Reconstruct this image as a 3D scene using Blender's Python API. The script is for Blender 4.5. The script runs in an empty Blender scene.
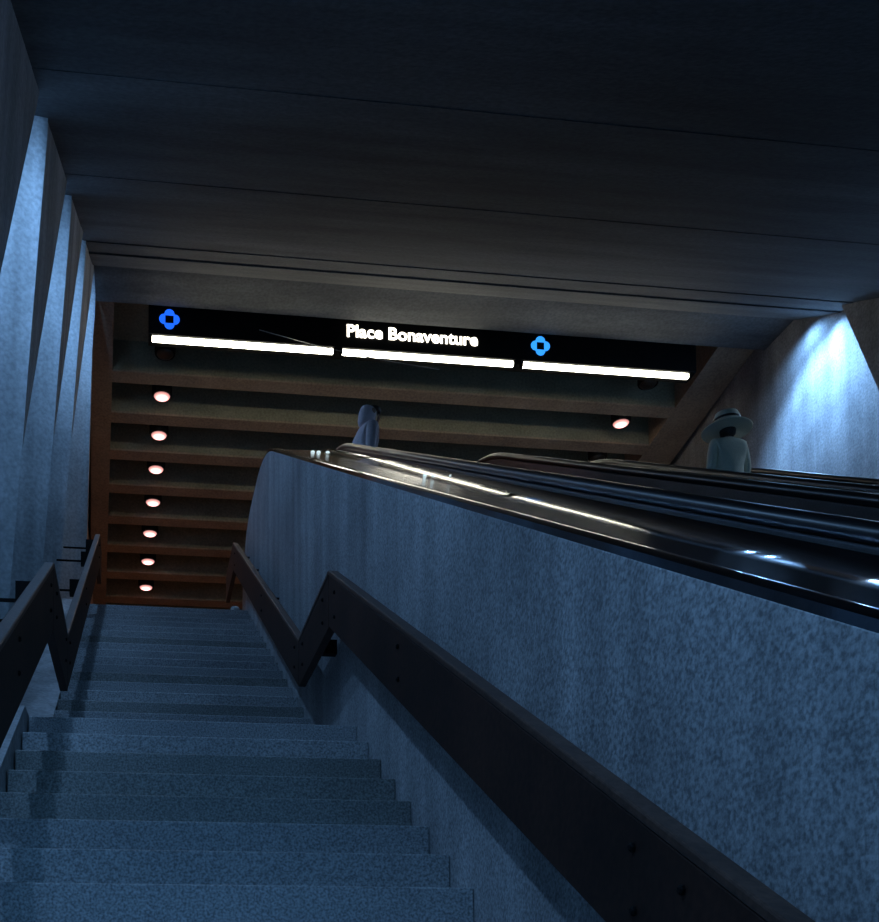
import bpy, bmesh, math, random
from mathutils import Vector, Matrix, noise
random.seed(7)
C = bpy.context.scene.collection
R = math.radians
T30 = math.tan(R(30))

# ------------------------------------------------------------------ helpers
class MB:
    """collects faces; build() links them as ONE mesh object"""
    def __init__(s): s.v = []; s.f = []
    def add(s, vs, fs):
        n = len(s.v); s.v += [tuple(v) for v in vs]; s.f += [tuple(i + n for i in f) for f in fs]; return s
    def box(s, x0, x1, y0, y1, z0, z1):
        vs = [(x, y, z) for x in (x0, x1) for y in (y0, y1) for z in (z0, z1)]
        return s.add(vs, [(0,1,3,2),(4,6,7,5),(0,4,5,1),(2,3,7,6),(0,2,6,4),(1,5,7,3)])
    def hexa(s, lo, hi):
        return s.add(list(lo) + list(hi), [(3,2,1,0),(4,5,6,7),(0,1,5,4),(1,2,6,5),(2,3,7,6),(3,0,4,7)])
    def prism_yz(s, poly, x0, x1):
        n = len(poly)
        vs = [(x0, y, z) for y, z in poly] + [(x1, y, z) for y, z in poly]
        fs = [tuple(range(n)), tuple(range(2*n-1, n-1, -1))] + [(i, (i+1) % n, n+(i+1) % n, n+i) for i in range(n)]
        return s.add(vs, fs)
    def prism_xz(s, poly, y0, y1):
        n = len(poly)
        vs = [(x, y0, z) for x, z in poly] + [(x, y1, z) for x, z in poly]
        fs = [tuple(range(n)), tuple(range(2*n-1, n-1, -1))] + [(i, (i+1) % n, n+(i+1) % n, n+i) for i in range(n)]
        return s.add(vs, fs)
    def strip(s, prof, path):
        """prof: list of (x, rel); path: list of (y, z).  closed solid: prof is a closed loop"""
        n = len(prof); m = len(path); vs = []
        for y, z in path:
            for x, r in prof: vs.append((x, y, z + r))
        fs = []
        for j in range(m-1):
            for i in range(n):
                k = (i+1) % n
                fs.append((j*n+i, j*n+k, (j+1)*n+k, (j+1)*n+i))
        fs.append(tuple(range(n))); fs.append(tuple((m-1)*n+i for i in reversed(range(n))))
        return s.add(vs, fs)
    def sweep(s, prof, path):
        """prof: closed loop of (x, n) with n normal to the path in the YZ plane"""
        n = len(prof); m = len(path); vs = []
        for j, (y, z) in enumerate(path):
            a = path[max(j-1, 0)]; b = path[min(j+1, m-1)]
            ty, tz = b[0]-a[0], b[1]-a[1]; l = math.hypot(ty, tz) or 1
            ny, nz = -tz/l, ty/l
            for x, q in prof: vs.append((x, y+ny*q, z+nz*q))
        fs = []
        for j in range(m-1):
            for i in range(n):
                k = (i+1) % n
                fs.append((j*n+i, j*n+k, (j+1)*n+k, (j+1)*n+i))
        fs.append(tuple(range(n))); fs.append(tuple((m-1)*n+i for i in reversed(range(n))))
        return s.add(vs, fs)
    def grid(s, pts):
        m = len(pts); n = len(pts[0]); vs = [p for row in pts for p in row]
        return s.add(vs, [(j*n+i, j*n+i+1, (j+1)*n+i+1, (j+1)*n+i) for j in range(m-1) for i in range(n-1)])
    def lathe(s, c, prof, n=20, axis='z'):
        vs = []
        for r, h in prof:
            for i in range(n):
                a = 2*math.pi*i/n; u, w = r*math.cos(a), r*math.sin(a)
                if axis == 'z': vs.append((c[0]+u, c[1]+w, c[2]+h))
                elif axis == 'x': vs.append((c[0]+h, c[1]+u, c[2]+w))
                else: vs.append((c[0]+u, c[1]+h, c[2]+w))
        m = len(prof); fs = []
        for j in range(m-1):
            for i in range(n):
                k = (i+1) % n; fs.append((j*n+i, j*n+k, (j+1)*n+k, (j+1)*n+i))
        fs.append(tuple(range(n))); fs.append(tuple((m-1)*n+i for i in reversed(range(n))))
        return s.add(vs, fs)
    def tube(s, pts, r, n=8):
        pts = [Vector(p) for p in pts]; vs = []
        for j, p in enumerate(pts):
            t = (pts[min(j+1, len(pts)-1)] - pts[max(j-1, 0)]).normalized()
            u = t.cross(Vector((0, 0, 1)))
            if u.length < 1e-3: u = t.cross(Vector((0, 1, 0)))
            u.normalize(); w = t.cross(u)
            for i in range(n):
                a = 2*math.pi*i/n; vs.append(tuple(p + (u*math.cos(a) + w*math.sin(a))*r))
        m = len(pts); fs = []
        for j in range(m-1):
            for i in range(n):
                k = (i+1) % n; fs.append((j*n+i, j*n+k, (j+1)*n+k, (j+1)*n+i))
        fs.append(tuple(range(n))); fs.append(tuple((m-1)*n+i for i in reversed(range(n))))
        return s.add(vs, fs)
    def build(s, name, mat, parent=None, smooth=None, bevel=0, recalc=True):
        off = Vector(parent_loc(parent)) if parent else Vector((0, 0, 0))
        me = bpy.data.meshes.new(name)
        me.from_pydata([tuple(Vector(v) - off) for v in s.v], [], s.f)
        if recalc:
            bm = bmesh.new(); bm.from_mesh(me); bmesh.ops.recalc_face_normals(bm, faces=bm.faces); bm.to_mesh(me); bm.free()
        me.materials.append(mat)
        o = bpy.data.objects.new(name, me); C.objects.link(o)
        if parent: o.parent = parent
        if smooth is not None:
            me.set_sharp_from_angle(angle=R(smooth))
            for p in me.polygons: p.use_smooth = True
            if True: me.set_sharp_from_angle(angle=R(smooth))
        if bevel:
            b = o.modifiers.new('bevel', 'BEVEL'); b.width = bevel; b.segments = 2; b.limit_method = 'ANGLE'; b.angle_limit = R(35)
        return o

def parent_loc(p):
    l = Vector(p.location)
    while p.parent: p = p.parent; l += Vector(p.location)
    return l
def tag(o, label, cat, group=None):
    o['label'] = label; o['category'] = cat
    if group: o['group'] = group
    return o
def thing(name, label, cat, loc, group=None):
    o = bpy.data.objects.new(name, None); o.empty_display_size = .1; C.objects.link(o); o.location = loc
    return tag(o, label, cat, group)
def struct(o): o['kind'] = 'structure'; return o

# ------------------------------------------------------------------ materials
def new_mat(name):
    m = bpy.data.materials.new(name); m.use_nodes = True
    nt = m.node_tree; return m, nt, nt.nodes['Principled BSDF']
def mottled(name, c1, c2, big=.8, fine=60, speck=.35, rough=.75, bump=.15, stretch=(1, 1, 1), metallic=0, streak=0, spec=.5, voro=0):
    """two-tone stone / concrete / metal with large blotches and fine speckle"""
    m, nt, b = new_mat(name); N = nt.nodes; L = nt.links
    tc = N.new('ShaderNodeTexCoord'); mp = N.new('ShaderNodeMapping'); mp.inputs['Scale'].default_value = stretch
    L.new(tc.outputs['Object'], mp.inputs['Vector'])
    n1 = N.new('ShaderNodeTexNoise'); n1.inputs['Scale'].default_value = big; n1.inputs['Detail'].default_value = 6; n1.inputs['Roughness'].default_value = .62
    L.new(mp.outputs[0], n1.inputs['Vector'])
    rp = N.new('ShaderNodeValToRGB'); rp.color_ramp.elements[0].position = .32; rp.color_ramp.elements[1].position = .68
    rp.color_ramp.elements[0].color = (*c1, 1); rp.color_ramp.elements[1].color = (*c2, 1)
    L.new(n1.outputs['Fac'], rp.inputs['Fac']); col = rp.outputs['Color']
    n2 = N.new('ShaderNodeTexNoise'); n2.inputs['Scale'].default_value = fine; n2.inputs['Detail'].default_value = 3
    L.new(tc.outputs['Object'], n2.inputs['Vector'])
    mr = N.new('ShaderNodeMapRange'); mr.inputs['From Min'].default_value = .33; mr.inputs['From Max'].default_value = .67
    mr.inputs['To Min'].default_value = 1-speck; mr.inputs['To Max'].default_value = 1+speck
    L.new(n2.outputs['Fac'], mr.inputs['Value'])
    mx = N.new('ShaderNodeMix'); mx.data_type = 'RGBA'; mx.blend_type = 'MULTIPLY'; mx.inputs['Factor'].default_value = 1
    L.new(col, mx.inputs['A']); L.new(mr.outputs['Result'], mx.inputs['B']); col = mx.outputs['Result']
    if streak:
        m2 = N.new('ShaderNodeMapping'); m2.inputs['Scale'].default_value = (3, 3, .12); L.new(tc.outputs['Object'], m2.inputs['Vector'])
        n3 = N.new('ShaderNodeTexNoise'); n3.inputs['Scale'].default_value = 1.3; n3.inputs['Detail'].default_value = 4; L.new(m2.outputs[0], n3.inputs['Vector'])
        r3 = N.new('ShaderNodeMapRange'); r3.inputs['From Min'].default_value = .35; r3.inputs['From Max'].default_value = .65
        r3.inputs['To Min'].default_value = 1-streak; r3.inputs['To Max'].default_value = 1+streak*.6; L.new(n3.outputs['Fac'], r3.inputs['Value'])
        x3 = N.new('ShaderNodeMix'); x3.data_type = 'RGBA'; x3.blend_type = 'MULTIPLY'; x3.inputs['Factor'].default_value = 1
        L.new(col, x3.inputs['A']); L.new(r3.outputs['Result'], x3.inputs['B']); col = x3.outputs['Result']
    L.new(col, b.inputs['Base Color'])
    b.inputs['Roughness'].default_value = rough; b.inputs['Metallic'].default_value = metallic
    b.inputs['Specular IOR Level'].default_value = spec
    if bump:
        bp = N.new('ShaderNodeBump'); bp.inputs['Strength'].default_value = bump; bp.inputs['Distance'].default_value = .01
        L.new(n2.outputs['Fac'], bp.inputs['Height']); L.new(bp.outputs['Normal'], b.inputs['Normal'])
    return m
def emit(name, c, s):
    m, nt, b = new_mat(name)
    b.inputs['Base Color'].default_value = (.02, .02, .02, 1)
    b.inputs['Emission Color'].default_value = (*c, 1); b.inputs['Emission Strength'].default_value = s
    return m

M_concrete = mottled('niche_concrete', (.34, .35, .36), (.52, .53, .54), big=1.1, fine=34, speck=.18, rough=.85, bump=.10, streak=.3)
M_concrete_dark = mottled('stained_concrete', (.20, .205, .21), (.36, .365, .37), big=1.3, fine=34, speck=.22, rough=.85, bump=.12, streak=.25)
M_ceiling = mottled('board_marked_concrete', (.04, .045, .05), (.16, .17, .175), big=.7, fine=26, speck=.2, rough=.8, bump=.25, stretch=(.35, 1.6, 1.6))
M_stair = mottled('terrazzo_stair', (.30, .31, .32), (.42, .43, .44), big=1.2, fine=105, speck=.5, rough=.45, bump=.1)
M_stair_shaded = mottled('shaded_terrazzo_stair', (.19, .20, .19), (.28, .29, .28), big=1.2, fine=105, speck=.5, rough=.45, bump=.1)  # same terrazzo, with the shade on single steps put into its colour
M_parapet = mottled('speckled_granite', (.27, .28, .29), (.40, .41, .42), big=1.4, fine=90, speck=.45, rough=.6, bump=.1, streak=.26)  # streaks paint the light streaks down the wall, along with stains
M_rail = mottled('dark_brown_bronze', (.022, .010, .007), (.048, .021, .014), big=2.2, fine=40, speck=.25, rough=.6, bump=.05, spec=.2)
M_railtop = mottled('worn_rail_top', (.05, .026, .019), (.09, .048, .034), big=6, fine=60, speck=.3, rough=.45, bump=.05, spec=.3)
M_black = mottled('black_painted_metal', (.006, .006, .006), (.010, .010, .010), big=3, fine=50, speck=.2, rough=.7, bump=0, spec=.1)
M_steel = mottled('polished_steel', (.15, .175, .22), (.24, .27, .33), big=1.5, fine=90, speck=.06, rough=.08, bump=.0, metallic=1, stretch=(.4, 3, 3))
M_steel2 = mottled('brushed_dark_steel', (.10, .105, .11), (.18, .185, .19), big=1.2, fine=120, speck=.15, rough=.3, bump=.0, metallic=1)
M_rubber = mottled('black_rubber', (.004, .004, .005), (.009, .009, .010), big=2, fine=60, speck=.1, rough=.3, bump=0, spec=.5)
M_tread = mottled('ribbed_step_metal', (.12, .12, .125), (.2, .2, .205), big=3, fine=80, speck=.3, rough=.4, metallic=.8)
M_beam = mottled('brown_concrete_beam', (.24, .18, .13), (.36, .27, .19), big=1.6, fine=30, speck=.2, rough=.9, bump=.2)
M_conc_ceil = mottled('shaded_coffer_concrete', (.19, .178, .12), (.27, .25, .17), big=1.6, fine=30, speck=.2, rough=.95, bump=.1)  # recess shade and olive tube light put into the concrete's colour
M_tile = mottled('brown_floor_tile', (.26, .15, .09), (.36, .21, .13), big=2, fine=30, speck=.2, rough=.5)
M_warmwall = mottled('brown_brick_wall', (.40, .25, .15), (.52, .34, .21), big=1.5, fine=30, speck=.2, rough=.9)
M_floor = mottled('grey_floor_tile', (.2, .2, .2), (.3, .3, .3), big=2, fine=40, speck=.4, rough=.5)
M_lens = emit('downlight_lens', (1.0, .44, .40), 1.0)
def _lens():
    nt = M_lens.node_tree; N = nt.nodes; L = nt.links; b = N['Principled BSDF']
    tc = N.new('ShaderNodeTexCoord'); mp = N.new('ShaderNodeMapping'); mp.inputs['Scale'].default_value = (1, 1, 0); L.new(tc.outputs['Object'], mp.inputs['Vector'])
    ln = N.new('ShaderNodeVectorMath'); ln.operation = 'LENGTH'; L.new(mp.outputs[0], ln.inputs[0])
    mr = N.new('ShaderNodeMapRange'); mr.inputs['From Min'].default_value = .03; mr.inputs['From Max'].default_value = .125
    mr.inputs['To Min'].default_value = 5.0; mr.inputs['To Max'].default_value = .4; L.new(ln.outputs['Value'], mr.inputs['Value'])
    L.new(mr.outputs['Result'], b.inputs['Emission Strength'])
_lens()
M_lens_off = mottled('unlit_lens', (.02, .018, .016), (.03, .028, .025), rough=.3)
M_tube = emit('fluorescent_tube', (1.0, .95, .78), 10.5)
M_text = emit('lit_white_letter', (1.0, .93, .78), 4.0)
M_blue1 = emit('lit_blue', (.012, .13, 1.0), 1.25)
M_blue2 = emit('lit_sky_blue', (.03, .30, 1.0), 1.35)
M_deckglint = emit('lamp_glint', (.75, .95, 1.0), 1.0)  # glow of painted reflections, the deck itself has no lamps
M_wire = mottled('bare_wire', (.25, .25, .24), (.4, .4, .38), rough=.4, bump=0)
M_paper = mottled('white_paper', (.7, .7, .7), (.85, .85, .83), rough=.9)

# ------------------------------------------------------------------ camera (level axis tilted 3 deg, lens shifted upwards like a view camera)
cam = bpy.data.cameras.new('camera'); co = bpy.data.objects.new('camera', cam); C.objects.link(co)
f_px = 1010.; yaw = math.atan2(110, 1010); pit = math.atan2(50, 1010)
Fv = Vector((math.sin(yaw)*math.cos(pit), math.cos(yaw)*math.cos(pit), math.sin(pit)))
Rv = Vector((math.cos(yaw), -math.sin(yaw), 0)); Uv = Rv.cross(Fv)
mw = Matrix((Rv, Uv, -Fv)).transposed().to_4x4(); mw.translation = Vector((0, 0, 1.2)); co.matrix_world = mw
cam.sensor_fit = 'HORIZONTAL'; cam.sensor_width = 36; cam.lens = f_px/879*36
cam.shift_x = (439.5-250)/879; cam.shift_y = (950-461)/879
cam.clip_start = .05; cam.clip_end = 200
bpy.context.scene.camera = co

# ------------------------------------------------------------------ dimensions
TR, RI = .29, .1675
LAND_Z = 2.795; LAND_Y = 5.708; UP_Y = 6.754; TOP_Z = LAND_Z + 18*RI
TOP_Y = UP_Y + 17*TR
FLOOR_Z = LAND_Z - 17*RI
def nose(Y):   # line through the nosings of the lower flight
    return LAND_Z + T30*(Y-LAND_Y)
def zc(Y):     # underside of the sloping ceiling
    return min(nose(Y) + 3.85, 10.745)
XL, XR = -.65, 8.8     # planes of the pilaster fronts; ceiling spans between them
XS0, XS1 = -.63, 1.249  # stair edges
YCEIL0, YCEIL1 = .5, 12.8

# ------------------------------------------------------------------ staircase
st = thing('staircase', 'speckled grey terrazzo staircase rising in two flights with a landing between', 'stairs', (0.31, 1.07, FLOOR_Z))
def step(y, ztop, run, deep=.03):
    mb = MB()
    lip = .0
    # riser leans back a little under the nosing
    poly = [(y, ztop), (y, ztop-RI-deep), (y+run+.03, ztop-RI-deep), (y+run+.03, ztop)]
    mb.prism_yz(poly, XS0, XS1)
    return mb
y = LAND_Y - 16*TR
for k in range(16):
    step(y + k*TR, FLOOR_Z + RI*(k+1), TR).build('step', M_stair_shaded if k in (12, 13, 14) else M_stair, st, bevel=.006)
mb = MB(); mb.prism_yz([(LAND_Y, LAND_Z), (LAND_Y, LAND_Z-RI-.03), (UP_Y+.05, LAND_Z-RI-.03), (UP_Y+.05, LAND_Z)], XS0, XS1)
mb.build('landing', M_stair, st, bevel=.006)
for k in range(18):
    step(UP_Y + k*TR, LAND_Z + RI*(k+1), TR if k < 17 else .3).build('step', M_stair_shaded if k in (3, 6, 11) else M_stair, st, bevel=.006)
mb = MB(); mb.prism_yz([(1.3, FLOOR_Z-.05), (LAND_Y+.2, LAND_Z-RI-.031), (UP_Y, LAND_Z-RI-.031), (TOP_Y+.3, TOP_Z-RI-.1), (TOP_Y+.3, TOP_Z-1), (UP_Y, LAND_Z-1.1), (2.2, FLOOR_Z-.05)], XS0, XS1)
mb.build('soffit_slab', M_concrete, st)

# ------------------------------------------------------------------ floors
struct(MB().box(-4, 11, -7, 1.06+.05, FLOOR_Z-.2, FLOOR_Z).build('floor', M_floor))
struct(MB().box(-1.6, 9.4, TOP_Y+.28, 30, TOP_Z-.35, TOP_Z-.001).build('floor.001', M_tile))
mb = MB(); mb.prism_yz([(.5, FLOOR_Z), (10.4, TOP_Z), (12.2, TOP_Z), (12.2, TOP_Z-.5), (10.6, TOP_Z-.5), (1.1, FLOOR_Z)], 6.98, 9.2)
struct(mb.build('floor.002', M_floor))

# ------------------------------------------------------------------ left niche wall
FAR = [6.76 + 2.27*n for n in range(-3, 4)]
W = 2.27
def xf(Y, z): return -.655 - .067*max(0., zc(Y) - z)
def deep(u): return .30*min(1., (1-u)/.05)
mb = MB()
NZ, NU = 16, 20
for Yf in FAR:
    Ya = Yf - W
    rows = []
    for j in range(NZ+1):
        row = []
        for i in range(NU+1):
            u = i/NU; Y = Ya + W*u; zt = zc(Y)+1.0; zb = max(nose(Y)-1.0, FLOOR_Z-.1) if Y < 11.7 else TOP_Z-.3
            z = zb + (zt-zb)*j/NZ
            row.append((xf(Y, z) - deep(u), Y, z))
        rows.append(row)
    mb.grid(rows)
    # return between neighbouring bays
    rows = []
    for j in range(NZ+1):
        zt = zc(Ya)+1.0; zb = max(nose(Ya)-1.0, FLOOR_Z-.1); z = zb+(zt-zb)*j/NZ
        rows.append([(xf(Ya, z)-.30, Ya, z), (xf(Ya, z), Ya, z)])
    mb.grid(rows)
    # inverted triangular pilaster
    A = (Ya, zc(Ya)+.3); B = (Ya+W-.52+.16, zc(Ya+W-.52)+.3); D = (Ya, zc(Ya)-2.35)
    A0 = (Ya, zc(Ya)); 
    fr = [(xf(p[0], p[1])+.004, p[0], p[1]) for p in (A, B, D)]
    bk = [(xf(p[0], p[1])-.07, p[0], p[1]) for p in (A, B, D)]
    mb.add(fr+bk, [(0,1,2), (5,4,3), (0,3,4,1), (1,4,5,2), (2,5,3,0)])
# lid above the niches, end return
Ys = [YCEIL0 + (YCEIL1-YCEIL0)*i/20 for i in range(21)] + [13.57]
mb.add([(x, y, z) for y in (13.57, 13.72) for x, z in ((-1.3, TOP_Z-.3), (-.79, TOP_Z-.3), (-.655, 12.3), (-1.3, 12.3))], [(3,2,1,0),(4,5,6,7),(0,1,5,4),(1,2,6,5),(2,3,7,6),(3,0,4,7)])
mb.prism_yz([(YCEIL0, FLOOR_Z-.1), (1.0, FLOOR_Z-.1), (TOP_Y, TOP_Z-1), (13.75, TOP_Z-1), (13.75, 12), (12.8, 11.9), (YCEIL0, zc(YCEIL0)+1.0)], -1.6, -1.3)
# kerb along the foot of the wall beside the steps
mb.prism_yz([(1.0, FLOOR_Z-.1), (1.0, FLOOR_Z+.12), (LAND_Y-.1, LAND_Z+.03), (UP_Y-.1, LAND_Z+.03), (TOP_Y, TOP_Z+.05), (TOP_Y+.2, TOP_Z+.02), (TOP_Y+.2, TOP_Z-.6), (UP_Y+.4, LAND_Z-.7), (LAND_Y, LAND_Z-.9), (1.6, FLOOR_Z-.1)], -1.0, -.64)
struct(mb.build('wall_left', M_concrete, smooth=35))

# ------------------------------------------------------------------ right wall with the same inverted triangles
mb = MB()
mb.prism_yz([(YCEIL0, FLOOR_Z-.1), (1.0, FLOOR_Z-.1), (10.3, TOP_Z-.3), (28, TOP_Z-.3), (28, 12.6), (13.0, 12.6), (YCEIL0, zc(YCEIL0)+1.0)], XR+.32, XR+.6)
for k in range(-1, 5):
    Yb = 11.66 - 2.27*k
    if k < 0: continue
    Ya = Yb - 1.75
    P = [(Ya, zc(Ya)+.3), (Yb, zc(Yb)+.3), (Ya-.05, zc(Ya)-3.2)]
    fr = [(XR+.002, p[0], p[1]) for p in P]; bk = [(XR+.4, p[0], p[1]) for p in P]
    mb.add(fr+bk, [(0,1,2), (5,4,3), (0,3,4,1), (1,4,5,2), (2,5,3,0)])
mb.grid([[(XR-.05, Y, zc(Y)+1.0), (XR+.4, Y, zc(Y)+1.0)] for Y in Ys[:-1]])
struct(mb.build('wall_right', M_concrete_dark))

# ------------------------------------------------------------------ sloping ceiling: pours of board-marked concrete with small steps between
creases = [YCEIL0, 2.3, 3.45, 4.52, 5.82, 7.05, 8.25, 9.19, 10.47, 11.3, 11.95, 12.8]
offs = [.0, .003, .0, .003, .0, .004, .0, .006, .02, .008, -.015]
mb = MB()
for a, b, o in zip(creases[:-1], creases[1:], offs):
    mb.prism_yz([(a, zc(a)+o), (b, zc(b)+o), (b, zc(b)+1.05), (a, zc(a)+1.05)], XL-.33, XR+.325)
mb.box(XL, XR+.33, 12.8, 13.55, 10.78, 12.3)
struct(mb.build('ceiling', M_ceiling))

# ------------------------------------------------------------------ parapet between stairs and escalator
SL = .594
def esc_path(y0, y1, off=0., n=10, zlo=.89, zhi=6.946, rad=.7):
    """polyline following the escalator: level, incline, level"""
    line = lambda Y: 1.848 + SL*(Y-1.567)
    Yb = (zlo-1.848)/SL + 1.567; Yt = (zhi-1.848)/SL + 1.567
    pts = [(y0, zlo)]
    def bez(p0, p1, p2):
        for i in range(n+1):
            t = i/n; pts.append(((1-t)**2*p0[0]+2*t*(1-t)*p1[0]+t*t*p2[0], (1-t)**2*p0[1]+2*t*(1-t)*p1[1]+t*t*p2[1]))
    bez((Yb-rad, zlo), (Yb, zlo), (Yb+rad, line(Yb+rad)))
    bez((Yt-rad, line(Yt-rad)), (Yt, zhi), (Yt+rad, zhi))
    pts.append((y1, zhi))
    return [(y, z+off) for y, z in pts]
top = esc_path(-1.6, 11.45, -.004)
end = [(11.75, 6.90), (12.0, 6.78), (12.2, 6.60), (12.33, 6.36), (12.4, 6.08), (12.42, TOP_Z)]
poly = top + end + [(12.42, TOP_Z-.4), (11.9, TOP_Z-.4), (10.4, TOP_Z-.9), (1.6, FLOOR_Z), (-1.6, FLOOR_Z)]
mb = MB(); mb.prism_yz(poly, 1.25, 1.47)
pw = mb.build('parapet_wall', M_parapet, bevel=.02)
tag(pw, 'speckled grey granite parapet wall between the stairs and the nearest escalator', 'parapet')

# ------------------------------------------------------------------ plank handrails beside the stairs
def rail(xa, xb, face, wall_x, label, z_low, z_land, H, top_end, ext):
    root = thing('handrail', label, 'handrail', ((xa+xb)/2, 1.07, FLOOR_Z))
    segs = [((1.0, z_land - T30*(5.66-1.0)), (5.66, z_land)), ((5.668, z_land), (6.775, z_land)), ((6.783, z_land), (11.72, top_end)), ((11.728, top_end), (11.72+ext, top_end))]
    cap = .03
    def prism(p, q, lo, hi, x0, x1): return MB().prism_yz([(p[0], p[1]+lo), (q[0], q[1]+lo), (q[0], q[1]+hi), (p[0], p[1]+hi)], x0, x1)
    for p, q in segs:
        b = prism(p, q, -H, -cap, xa, xb).build('rail_board', M_rail, root, bevel=.004)
        prism(p, q, -cap+.001, 0, xa-.004, xb+.004).build('grip_cap', M_railtop, b, bevel=.006)
    # brackets between board and wall, bolts on the visible face
    def top_at(Y):
        for p, q in segs:
            if p[0] <= Y <= q[0]: return p[1] + (q[1]-p[1])*(Y-p[0])/(q[0]-p[0])
    bx = xb if face < 0 else xa
    for Y in (2.0, 3.6, 5.2, 6.2, 7.4, 9.0, 10.6, 11.5):
        z = top_at(Y)
        m = MB(); m.box(min(bx, wall_x), max(bx, wall_x), Y-.008, Y+.008, z-.15, z-.135)
        m.box(min(bx, bx-face*.10), max(bx, bx-face*.10), Y-.03, Y+.03, z-.19 - (.12 if face < 0 else 0), z-(.22 if face < 0 else .05))
        m.box(min(bx, bx - face*.02), max(bx, bx - face*.02), Y-.05, Y+.05, z-.30, z-.20)
        m.build('bracket', M_black, root)
    fx = xa if face < 0 else xb
    for Y in (1.9, 2.1, 4.1, 5.48, 5.85, 6.6, 6.95, 8.9, 11.5):
        for dz in (.10, .24):
            z = top_at(Y) - dz
            MB().lathe((fx, Y, z), [(.011, 0), (.011, face*.006), (.006, face*.010)], 8, 'x').build('bolt', M_black, root)
    return root
rail(1.075, 1.125, -1, XS1+.005, 'brown plank handrail bolted to the granite parapet wall', 0, 3.69, .335, 6.64, 1.0)
rail(-.545, -.495, 1, -.9, 'brown plank handrail along the wall of lit niches', 0, 3.66, .39, 6.66, .5)

# ------------------------------------------------------------------ escalators
def escalator(xl, xr, x_out_l, x_out_r, label):
    root = thing('escalator', label, 'escalator', ((xl+xr)/2, 0, FLOOR_Z), 'parallel escalators')
    P = esc_path(-1.5, 11.3)
    for side, xc, xo in ((-1, xl, x_out_l), (1, xr, x_out_r)):
        s = side
        # rubber belt: flattened oval with newel turn-backs
        belt = [(xc-.042, .012), (xc-.044, .03), (xc-.036, .05), (xc-.018, .058), (xc+.018, .058), (xc+.036, .05), (xc+.044, .03), (xc+.042, .012), (xc+.03, .0), (xc-.03, .0)]
        path = [(y, z+.036) for y, z in P]
        ya, za = path[0]; yb, zb = path[-1]; r = .20
        head = [(ya - r*math.sin(a), za - r + r*math.cos(a)) for a in [math.pi*(1-i/12) for i in range(12)]]
        tail = [(yb + r*math.sin(a), zb - r + r*math.cos(a)) for a in [math.pi*(i+1)/12 for i in range(12)]]
        MB().sweep(belt, head + path + tail).build('handrail_belt', M_rubber, root, smooth=50)
        # balustrade panel under the belt
        low = [(y, z-1.08) for y, z in P]
        hi = [(y, z+.034) for y, z in P]
        cap_t = [(yb + (r-.03)*math.sin(a), zb-.03 - (r-.03) + (r-.03)*math.cos(a)) for a in [math.pi*(i+1)/10 for i in range(10)]]
        cap_h = [(ya - (r-.03)*math.sin(a), za-.03 - (r-.03) + (r-.03)*math.cos(a)) for a in [math.pi*(1-i/10) for i in range(10)]]
        poly = cap_h + hi + cap_t + list(reversed(low))
        MB().prism_yz(poly, xc-.028, xc+.028).build('balustrade_panel', M_steel2, root)
        # outer deck: lip, flat polished sheet, rising fillet to the balustrade
        a, b = (xo, xc-.03) if s < 0 else (xc+.03, xo)
        w = b-a
        if s < 0:
            prof = [(a, .0), (a+.02, .010), (a+.07, .010), (a+.09, .0), (b-.22, .012), (b-.18, .036), (b-.05, .022), (b, .030)]
        else:
            prof = [(a, .030), (a+.05, .022), (a+.12, .03), (a+.16, .006), (b-.02, .0), (b, .0)]
        prof = prof + [(b, -.03), (a, -.03)]
        MB().strip(prof, esc_path(-1.3, 11.1)).build('outer_deck', M_steel, root, smooth=30)
        # skirt beside the steps
        x0, x1 = (xc+.028, xc+.13) if s < 0 else (xc-.13, xc-.028)
        MB().strip([(x0, -.80), (x1, -.86), (x1, -1.25), (x0, -1.25)], esc_path(-1.3, 11.1)).build('skirt_panel', M_steel2, root)
    # the band of steps: level plates, then stair-shaped treads
    a, b = xl+.13, xr-.13
    base = esc_path(-1.5, 11.3, -1.136)
    zt = base[-1][1]
    pts = []; Y = .55; z = FLOOR_Z
    pts.append((-1.5, FLOOR_Z+.01)); 
    n_st = 27; rise = (TOP_Z - FLOOR_Z)/n_st; y0 = -.25; dy = rise/SL
    for k in range(n_st):
        pts.append((y0+k*dy, FLOOR_Z+.01+k*rise)); pts.append((y0+k*dy+.01, FLOOR_Z+.01+(k+1)*rise))
    pts.append((11.2, TOP_Z+.01)); pts += [(11.2, TOP_Z-.3), (10.2, TOP_Z-.3), (.2, FLOOR_Z-.02), (-1.5, FLOOR_Z-.02)]
    MB().prism_yz(pts, a, b).build('step_band', M_tread, root)
    m = MB(); m.box(a, b, 10.5, 11.3, TOP_Z+.012, TOP_Z+.024)
    for k in range(24):
        x = a + (b-a)*(k+.5)/24; m.box(x-.008, x+.008, 10.42, 10.5, TOP_Z+.012, TOP_Z+.02)
    m.build('comb_plate', M_steel, root)
    return root
e1 = escalator(2.02, 3.58, XS1+.002, 4.13, 'escalator nearest the stairs with polished steel deck and black handrails')
e2 = escalator(4.70, 6.30, 4.15, 6.75, 'second escalator beyond the first with the person in a pale hat on it')
mb = MB(); mb.prism_yz(esc_path(-1.5, 11.3, -.035) + [(11.3, TOP_Z-.3), (10.4, TOP_Z-.6), (1.4, FLOOR_Z), (-1.5, FLOOR_Z)], 6.62, 6.97)
tag(mb.build('parapet_wall', M_parapet, bevel=.01), 'low granite wall on the outer side of the second escalator', 'parapet')
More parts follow.
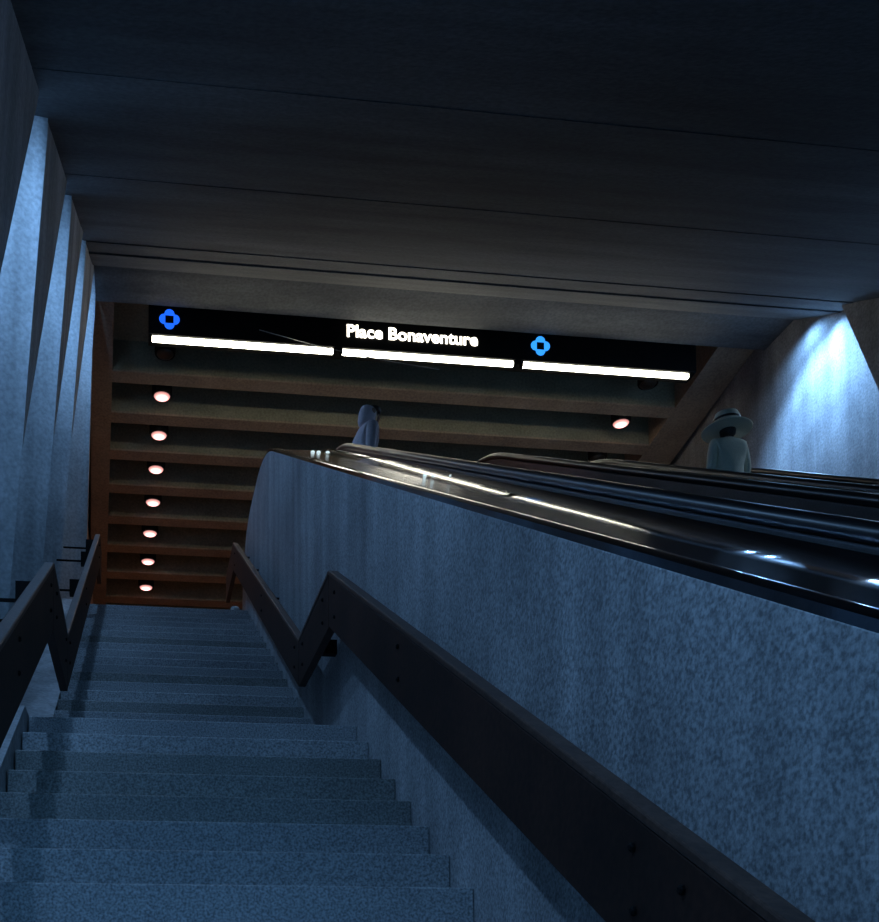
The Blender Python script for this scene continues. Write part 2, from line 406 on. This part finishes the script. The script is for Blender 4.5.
# infill between the escalators
mb = MB(); mb.prism_yz(esc_path(-1.3, 11.1, -.04) + [(11.1, TOP_Z-.3), (10.2, TOP_Z-.6), (1.4, FLOOR_Z), (-1.3, FLOOR_Z)], 3.62, 4.66)
struct(mb.build('trim_1', M_steel2))
mb = MB(); mb.prism_yz(esc_path(-1.3, 11.1, -.06) + [(11.1, TOP_Z-.3), (10.2, TOP_Z-.6), (1.4, FLOOR_Z), (-1.3, FLOOR_Z)], XS1+.225, 1.985)
struct(mb.build('trim_2', M_steel2))

# small glowing beads standing in for lamp reflections on the polished deck
def on_esc(Y): return 1.848 + SL*(Y-1.567)
for X, Y in ((1.565, 9.0), (1.62, 9.0), (1.705, 9.0), (1.635, 5.6), (1.685, 5.6), (1.79, 5.6)):
    MB().lathe((X, Y, on_esc(Y)-.004+.012*(X-1.34)/.43), [(.0022*Y, .0), (.0022*Y, .006), (.0016*Y, .012), (.001, .014)], 14).build('deck_glint', M_deckglint, e1, smooth=50)

# ------------------------------------------------------------------ hanging sign
SY = 13.70
sign = thing('hanging_sign', 'long black overhead sign reading Place Bonaventure with fluorescent strips under it', 'sign', (4.1, SY, 10.4))
h = MB().box(.07, 8.14, SY, SY+.28, 10.476, 11.0).build('housing', M_black, sign, bevel=.01)
for x0, x1 in ((.12, 2.69), (2.82, 5.35), (5.49, 8.04)):
    z0 = 10.405; z1 = 10.475
    tb = MB(); tb.box(x0, x1, SY+.03, SY+.09, z0, z1); tb.build('light_tube', M_tube, sign, bevel=.012)
    for x in (x0-.03, x1):
        MB().box(x, x+.03, SY+.02, SY+.10, z0-.005, z1).build('tube_socket', M_black, sign)
for x in (.8, 4.1, 7.4):
    MB().box(x-.03, x+.03, SY+.1, SY+.16, 11.0, 11.75).build('hanger', M_black, sign)
def emblem(x, z, m, lab):
    mb = MB()
    for dx, dz in ((1, 0), (-1, 0), (0, 1), (0, -1)):
        cx, cz = x+dx*.072, z+dz*.072; pts = []
        pr = [(.062, .5), (.076, .45)]
        for i in range(24):
            a = 2*math.pi*i/24
            px, pz = cx+.070*math.cos(a), cz+.070*math.sin(a)
            # keep clear of the square opening in the middle
            if dx: px = max(px, x+.058) if dx > 0 else min(px, x-.058)
            if dz: pz = max(pz, z+.058) if dz > 0 else min(pz, z-.058)
            pts.append((px, pz))
        mb.prism_xz(pts, SY-.012-.002*abs(dx), SY-.001)
    o = mb.build('emblem', m, sign); o['label'] = lab
emblem(.36, 10.695, M_blue1, 'deep blue four-lobed emblem'); emblem(5.74, 10.70, M_blue2, 'sky blue four-lobed emblem')
fc = bpy.data.curves.new('lettering', 'FONT'); fc.body = 'Place Bonaventure'; fc.size = .25; fc.extrude = .004; fc.offset = .004; fc.bevel_depth = .001; fc.bevel_resolution = 1; fc.space_character = 1.0
fo = bpy.data.objects.new('lettering_curve', fc); C.objects.link(fo)
bpy.context.view_layer.update()
me = bpy.data.meshes.new_from_object(fo.evaluated_get(bpy.context.evaluated_depsgraph_get()))
bpy.data.objects.remove(fo)
xs = [v.co.x for v in me.vertices]; sx = 1.92/(max(xs)-min(xs)); mnx = min(xs)
for v in me.vertices: v.co = Vector(((v.co.x-mnx)*sx + 2.88, SY-.006 - v.co.z, 10.635 + v.co.y)) - Vector(sign.location)
me.materials.clear(); me.materials.append(M_text)
lo = bpy.data.objects.new('lettering', me); C.objects.link(lo); lo.parent = sign
lo['label'] = 'lit white letters Place Bonaventure'
# wire across the front of the sign
wp = [Vector((1.62, SY-.03, 10.62)).lerp(Vector((4.21, SY-.06, 10.205)), i/12) + Vector((0, 0, -.05*math.sin(math.pi*i/12))) for i in range(13)]
tag(MB().tube(wp, .005, 6).build('wire', M_wire), 'thin loose wire dangling across the front of the black sign', 'wire')

# ------------------------------------------------------------------ concourse beyond: sloping coffered ceiling with transverse beams
Lx, Ly, Lz = -.049, 1., -.241
P0 = Vector((-.454, 14.93, 10.682))
def pc(Y, z_off=0): return P0.z + Lz*(Y-P0.y) + z_off
def px_(X14, Y): return X14 + Lx*(Y-14.25)
NB = 13; PIT = .770
ORD = ['nearest', 'second', 'third', 'fourth', 'fifth', 'sixth', 'seventh', 'eighth', 'ninth', 'tenth', 'eleventh', 'twelfth', 'thirteenth']
D_B = .50
for k in range(NB):
    ya = P0.y + PIT*k; yb = ya+.20
    xl0, xl1 = px_(-.72, ya), px_(-.72, yb); xr0, xr1 = px_(8.92, ya), px_(8.92, yb)
    z0, z1 = pc(ya), pc(yb)
    lo = [(xl0, ya, z0), (xr0, ya, z0), (xr1, yb, z1), (xl1, yb, z1)]
    mid = [(x, y, z+.03) for x, y, z in lo]; hi = [(x, y, z+D_B) for x, y, z in lo]
    bo = struct(MB().hexa(lo, mid).build('ceiling_beam', M_beam))
    MB().hexa(mid, hi).build('beam_web', M_conc_ceil, bo)
def edge(x0, x1, zoff=.0, dz=.004):
    ya, yb = 13.6, 26.0
    lo = [(px_(x0, ya), ya, pc(ya)-dz), (px_(x1, ya), ya, pc(ya)-dz), (px_(x1, yb), yb, pc(yb)-dz), (px_(x0, yb), yb, pc(yb)-dz)]
    struct(MB().hexa(lo, [(x, y, z+D_B) for x, y, z in lo]).build('ceiling_beam', M_beam))
edge(-.74, -.43); edge(8.52, 9.1)
lo = [(-2.2, 13.5, pc(13.5)+D_B-.01), (9.6, 13.5, pc(13.5)+D_B-.01), (9.6, 27, pc(27)+D_B-.01), (-2.2, 27, pc(27)+D_B-.01)]
struct(MB().hexa(lo, [(x, y, z+.25) for x, y, z in lo]).build('ceiling.001', M_conc_ceil))
mb = MB(); mb.box(-1.5, -.99, 13.75, 27, TOP_Z-.2, 12); struct(mb.build('wall_left.001', M_warmwall))
struct(MB().box(-2, 9.5, 26.5, 26.8, TOP_Z-.2, 9.6).build('wall_back', M_warmwall))

# downlights in the coffers
WARM = (1.0, .60, .40)
def downlight(px, Y, lit, label, group, power=26):
    z = pc(Y) + .015
    root = thing('downlight', label, 'ceiling light', (px, Y, z), group)
    MB().lathe((px, Y, z), [(.150, .0), (.155, .02), (.155, .44), (.04, .455)], 24).build('housing', M_black, root, smooth=40)
    MB().lathe((px, Y, z), [(.150, .0), (.142, -.012), (.128, -.004), (.128, .0)], 24).build('rim', M_black, root, smooth=40)
    MB().lathe((px, Y, z), [(.126, -.004), (.11, -.025), (.07, -.042), (.02, -.05), (.001, -.05)], 24).build('lens', M_lens if lit else M_lens_off, root, smooth=60)
    if lit:
        l = bpy.data.lights.new('downlight_lamp', 'SPOT'); l.energy = power; l.color = WARM; l.spot_size = R(120); l.spot_blend = .6; l.shadow_soft_size = .1
        lo_ = bpy.data.objects.new('downlight_lamp', l); C.objects.link(lo_); lo_.parent = root; lo_.location = (0, 0, -.07)
LX = [.32, .292, .261, .225, .185, .141, .111, .078]
LY = [14.59, 15.346, 16.118, 16.855, 17.634, 18.431, 19.213, 19.997]
for k in range(8):
    downlight(LX[k], LY[k], k > 0,
              'unlit downlight just under the left end of the black sign' if k == 0 else
              f'glowing pink-white downlight, {["topmost","second from top","third from top","middle","fifth from top","second from bottom","lowest"][k-1]} of the lit column of seven at left', 'downlights in the left column')
RX = [7.825, 7.759, 7.71]; RY = [14.53, 15.296, 16.05]
downlight(RX[0], RY[0], False, 'unlit downlight just under the right end of the black sign', 'downlights at right')
downlight(RX[1], RY[1], True, 'glowing downlight standing alone at right above the escalators', 'downlights at right')
downlight(RX[2], RY[2], False, 'unlit black downlight housing just above the escalator handrails', 'downlights at right')

# scrap of paper on the top step
bm = bmesh.new(); bmesh.ops.create_icosphere(bm, subdivisions=2, radius=.055)
for v in bm.verts: v.co *= 1 + .35*noise.noise(v.co*40); v.co.z *= .55
me = bpy.data.meshes.new('crumpled_paper'); bm.to_mesh(me); bm.free(); me.materials.append(M_paper)
o = bpy.data.objects.new('crumpled_paper', me); C.objects.link(o); o.location = (1.10, 11.74, TOP_Z+.034)
tag(o, 'small crumpled white paper on the top step by the parapet', 'litter')

# ------------------------------------------------------------------ people
def skin_mesh(name, joints, bones, radii, mat, parent, root=0, sub=2):
    off = parent_loc(parent)
    me = bpy.data.meshes.new(name); me.from_pydata([tuple(j) for j in joints], bones, [])
    o = bpy.data.objects.new(name, me); C.objects.link(o)
    m = o.modifiers.new('skin', 'SKIN'); m.use_smooth_shade = True
    for i, r in enumerate(radii):
        d = me.skin_vertices[0].data[i]; d.radius = (r, r) if not isinstance(r, tuple) else r; d.use_root = (i == root)
    s = o.modifiers.new('sub', 'SUBSURF'); s.levels = sub; s.render_levels = sub
    bpy.context.view_layer.update()
    m2 = bpy.data.meshes.new_from_object(o.evaluated_get(bpy.context.evaluated_depsgraph_get()))
    bpy.data.objects.remove(o)
    for p in m2.polygons: p.use_smooth = True
    m2.materials.clear(); m2.materials.append(mat)
    o = bpy.data.objects.new(name, m2); C.objects.link(o); o.parent = parent
    return o
M_skin = mottled('skin', (.45, .29, .22), (.52, .34, .26), rough=.55, bump=0, speck=.05)
M_hair = mottled('dark_hair', (.02, .015, .012), (.04, .03, .024), big=20, rough=.5)
M_eye = mottled('eye', (.02, .015, .01), (.03, .02, .015), rough=.2, bump=0)
M_lip = mottled('lips', (.36, .16, .14), (.40, .19, .16), rough=.5, bump=0)
M_shoe = mottled('dark_shoe', (.02, .02, .02), (.035, .033, .03), rough=.5)
M_trouser = mottled('dark_trousers', (.03, .035, .045), (.05, .055, .065), fine=200, rough=.9)
M_cream = mottled('pale_felt', (.88, .80, .62), (.95, .88, .70), big=4, fine=120, speck=.1, rough=.9)
M_coat = mottled('pale_grey_coat', (.78, .72, .54), (.88, .82, .64), big=3, fine=140, speck=.12, rough=.9)
M_lav = mottled('lavender_cloth', (.76, .64, .68), (.88, .76, .78), big=5, fine=140, speck=.12, rough=.9)

def person(loc, hgt, rz, label, top_mat, lean=0., hat=None, hood=None, arm=0.):
    root = thing('person', label, 'person', loc)
    root.rotation_euler = (0, 0, rz)
    k = hgt/1.75
    V = lambda x, y, z: Vector((x*k, (y + lean*max(0, z-.9))*k, z*k))
    # body faces +Y (local)
    J = []; B = []; Rr = []
    def j(p, r, par=None):
        J.append(p); Rr.append(r if not isinstance(r, tuple) else tuple(q*k for q in r)); 
        if not isinstance(r, tuple): Rr[-1] = r*k
        if par is not None: B.append((par, len(J)-1))
        return len(J)-1
    pel = j(V(0, 0, .95), (.15, .11)); wa = j(V(0, 0, 1.10), (.13, .10), pel); ch = j(V(0, .0, 1.30), (.155, .115), wa)
    nk0 = j(V(0, -.01, 1.44), (.075, .07), ch); nk = j(V(0, .0, 1.50), .052, nk0); hb = j(V(0, .015, 1.575), (.068, .08), nk); ht = j(V(0, .01, 1.67), (.072, .088), hb)
    hands = []
    for s in (-1, 1):
        sh = j(V(s*.165, -.01, 1.40), .062, ch); el = j(V(s*.215, .0-.02, 1.13), .042, sh)
        up = arm if s < 0 else 0
        wr = j(V(s*.22, .10+.22*up, .90+.22*up), .028, el); pm = j(V(s*.215, .13+.27*up, .83+.22*up), (.036, .022), wr)
        hands.append((s, J[pm].copy(), up))
        hp = j(V(s*.09, 0, .88), .095, pel); kn = j(V(s*.10, .02, .49), .062, hp); an = j(V(s*.10, -.02, .09), .04, kn); toe = j(V(s*.11, .12, .035), .034, an)
    body = skin_mesh('body', J, B, Rr, M_skin, root)
    def kid(name, js, bs, rs, m): return skin_mesh(name, js, bs, rs, m, root)
    # fingers: four unequal, plus a thumb, gently curled
    for s, p, up in hands:
        for q, ln in ((-1.5, .062), (-.5, .074), (.5, .07), (1.5, .054), (9, .05)):
            if q == 9: js = [p + Vector((-s*.02, .02, .02))*k, p + Vector((-s*.045, .045, -.005))*k, p + Vector((-s*.045, .06, -.03))*k]
            else:
                b0 = p + Vector((0, q*.017, -.02))*k
                js = [b0, b0 + Vector((-s*.004, .006, -ln*.55))*k, b0 + Vector((-s*.022, .010, -ln*.98))*k]
            skin_mesh('finger', js, [(0, 1), (1, 2)], [.009*k, .0085*k, .007*k], M_skin, root, 0, 1)
    # head details
    hc = V(0, .02, 1.625)
    for s in (-1, 1):
        MB().lathe(Vector(loc) + hc + Vector((s*.032, .073, .012))*k, [(.001, -.012), (.011, -.006), (.012, .002), (.006, .009), (.001, .010)], 10, 'y').build('eye', M_eye, root, smooth=60)
        m = MB().lathe(Vector(loc) + hc + Vector((s*.078, -.012, 0))*k, [(.006, -.008), (.026, -.006), (.03, .003), (.02, .010), (.002, .010)], 12, 'x'); m.build('ear', M_skin, root, smooth=60)
    nz = Vector(loc) + hc
    MB().add([nz+Vector(q)*k for q in ((-.016, .078, -.03), (.016, .078, -.03), (0, .112, -.026), (0, .084, .018), (0, .07, -.036))], [(0, 2, 3), (2, 1, 3), (0, 4, 2), (4, 1, 2), (0, 3, 1, 4)]).build('nose', M_skin, root)
    MB().lathe(nz + Vector((0, .072, -.058))*k, [(.001, -.01), (.022, -.006), (.024, .004), (.012, .012), (.001, .012)], 12, 'y').build('mouth', M_lip, root, smooth=60)
    # coat / top, sleeves in one piece; trousers; shoes
    cj = [V(0, 0, .82), V(0, 0, .97), V(0, 0, 1.12), V(0, 0, 1.30), V(0, -.01, 1.43), V(0, -.005, 1.475)]
    cb = [(0, 1), (1, 2), (2, 3), (3, 4), (4, 5)]; cr = [(.19*k, .15*k), (.175*k, .14*k), (.155*k, .125*k), (.18*k, .14*k), (.10*k, .09*k), (.068*k, .068*k)]
    if hat: cr = [(a*1.14, b*1.14) for a, b in cr]
    for s in (-1, 1):
        up = arm if s < 0 else 0
        n = len(cj); cj += [V(s*.175, -.01, 1.395), V(s*.22, -.02, 1.13), V(s*.221, .085+.2*up, .93+.21*up)]; cr += [.076*k, .056*k, .046*k]
        cb += [(3, n), (n, n+1), (n+1, n+2)]
    kid('coat' if hat else 'hooded_top', cj, cb, cr, top_mat)
    for_tr = [V(0, 0, .96)]; tb = []; trr = [(.155*k, .118*k)]
    for s in (-1, 1):
        n = len(for_tr); for_tr += [V(s*.09, 0, .87), V(s*.10, .02, .49), V(s*.10, -.015, .10)]; trr += [.105*k, .075*k, .062*k]; tb += [(0, n), (n, n+1), (n+1, n+2)]
    kid('trousers', for_tr, tb, trr, M_trouser)
    for s in (-1, 1):
        kid('shoe', [V(s*.10, -.05, .045), V(s*.105, .05, .045), V(s*.112, .15, .035)], [(0, 1), (1, 2)], [.045*k, .046*k, .036*k], M_shoe)
    top = Vector(loc) + V(0, .01, 1.655)
    if hat:
        MB().lathe(top, [(.275*k, -.055), (.278*k, -.046), (.19*k, -.005), (.152*k, .022), (.146*k, .06), (.125*k, .095), (.07*k, .112), (.001, .116), (.001, .10), (.10*k, .085), (.11*k, .0), (.18*k, -.02), (.27*k, -.06)], 32).build('hat', hat, root, smooth=50)
        MB().lathe(top, [(.150*k, .018), (.155*k, .022), (.151*k, .042), (.145*k, .042), (.145*k, .02)], 32).build('hat_band', M_hair, root, smooth=50)
        MB().lathe(top + Vector((0, -.02, -.09))*k, [(.05*k, -.06), (.085*k, -.03), (.093*k, .03), (.092*k, .09), (.06*k, .10)], 20).build('hair', M_hair, root, smooth=60)
    if hood:
        kid('hood', [V(0, -.03, 1.45), V(0, -.028, 1.56), V(0, -.022, 1.65), V(0, -.02, 1.70)], [(0, 1), (1, 2), (2, 3)], [(.09*k, .09*k), (.098*k, .10*k), (.10*k, .105*k), (.07*k, .08*k)], hood)
        MB().lathe(top + Vector((0, .035, .01))*k, [(.02*k, .05), (.07*k, .03), (.078*k, .0), (.07*k, -.02), (.02*k, -.01)], 16).build('hair', M_hair, root, smooth=60)
    return root
def esc_step_z(Y):
    n_st = 27; rise = (TOP_Z-FLOOR_Z)/n_st; dy = rise/SL
    k = math.floor((Y+.25-.01)/dy) + 1
    return FLOOR_Z + .01 + min(k, n_st)*rise
Yp = 8.0; zp = esc_step_z(Yp)
person((5.02, Yp, zp), 6.24-zp, R(0), 'person in a pale hat and pale grey coat riding the second escalator', M_coat, 0, hat=M_cream)
person((2.29, 10.25, TOP_Z+.012), 1.74, R(-78), 'person in a pale lavender hooded top stepping off the nearest escalator', M_lav, .16, hood=M_lav, arm=.6)

# ------------------------------------------------------------------ light
BLUE = (.25, .53, 1.0)
def spot(loc, aim, power, size, blend, col, rad=.05):
    l = bpy.data.lights.new('niche_and_fill_lamp', 'SPOT'); l.energy = power; l.color = col; l.spot_size = R(size); l.spot_blend = blend; l.shadow_soft_size = rad
    o = bpy.data.objects.new('niche_and_fill_lamp', l); C.objects.link(o); o.location = loc
    o.rotation_euler = Vector(aim).to_track_quat('-Z', 'Y').to_euler(); return o
for Yf in FAR[1:]:
    Y = Yf-1.15
    spot((-.82, Y, zc(Y)-.10), (.10, 1.0, -.85), 62, 176, .6, BLUE)        # washes the return of the niche
    Y = Yf-.42
    spot((-.70, Y, zc(Y)-.10), (.58, -.02, -1), 92, 94, 1., BLUE)      # washes out over the stairs
for Y in (11.95, 12.45):
    spot((8.85, Y, zc(Y)-.04), (.12, .15, -1), 75, 150, .8, BLUE)
spot((8.2, 12.1, zc(12.1)-.05), (.90, .22, -1.25), 520, 92, .7, BLUE)  # added beam below the ceiling, evens out the light cone on the wall
for k in range(0, 4):
    Y = 12.05-2.27*k
    if k: spot((8.86, Y, zc(Y)-.06), (.12, .28, -1), 170, 140, .9, BLUE)
    spot((8.74, Y, zc(Y)-.10), (-.60, .10, -1), 150, 96, .8, (.42, .66, 1.0))  # added fill from the right, brightens the escalators and their riders

w = bpy.data.worlds.new('world'); bpy.context.scene.world = w; w.use_nodes = True
bg = w.node_tree.nodes['Background']; bg.inputs['Color'].default_value = (.16, .48, 1.0, 1); bg.inputs['Strength'].default_value = .85

vs = bpy.context.scene.view_settings
vs.view_transform = 'Standard'; vs.look = 'None'; vs.gamma = 1; vs.use_curve_mapping = False; vs.exposure = 0
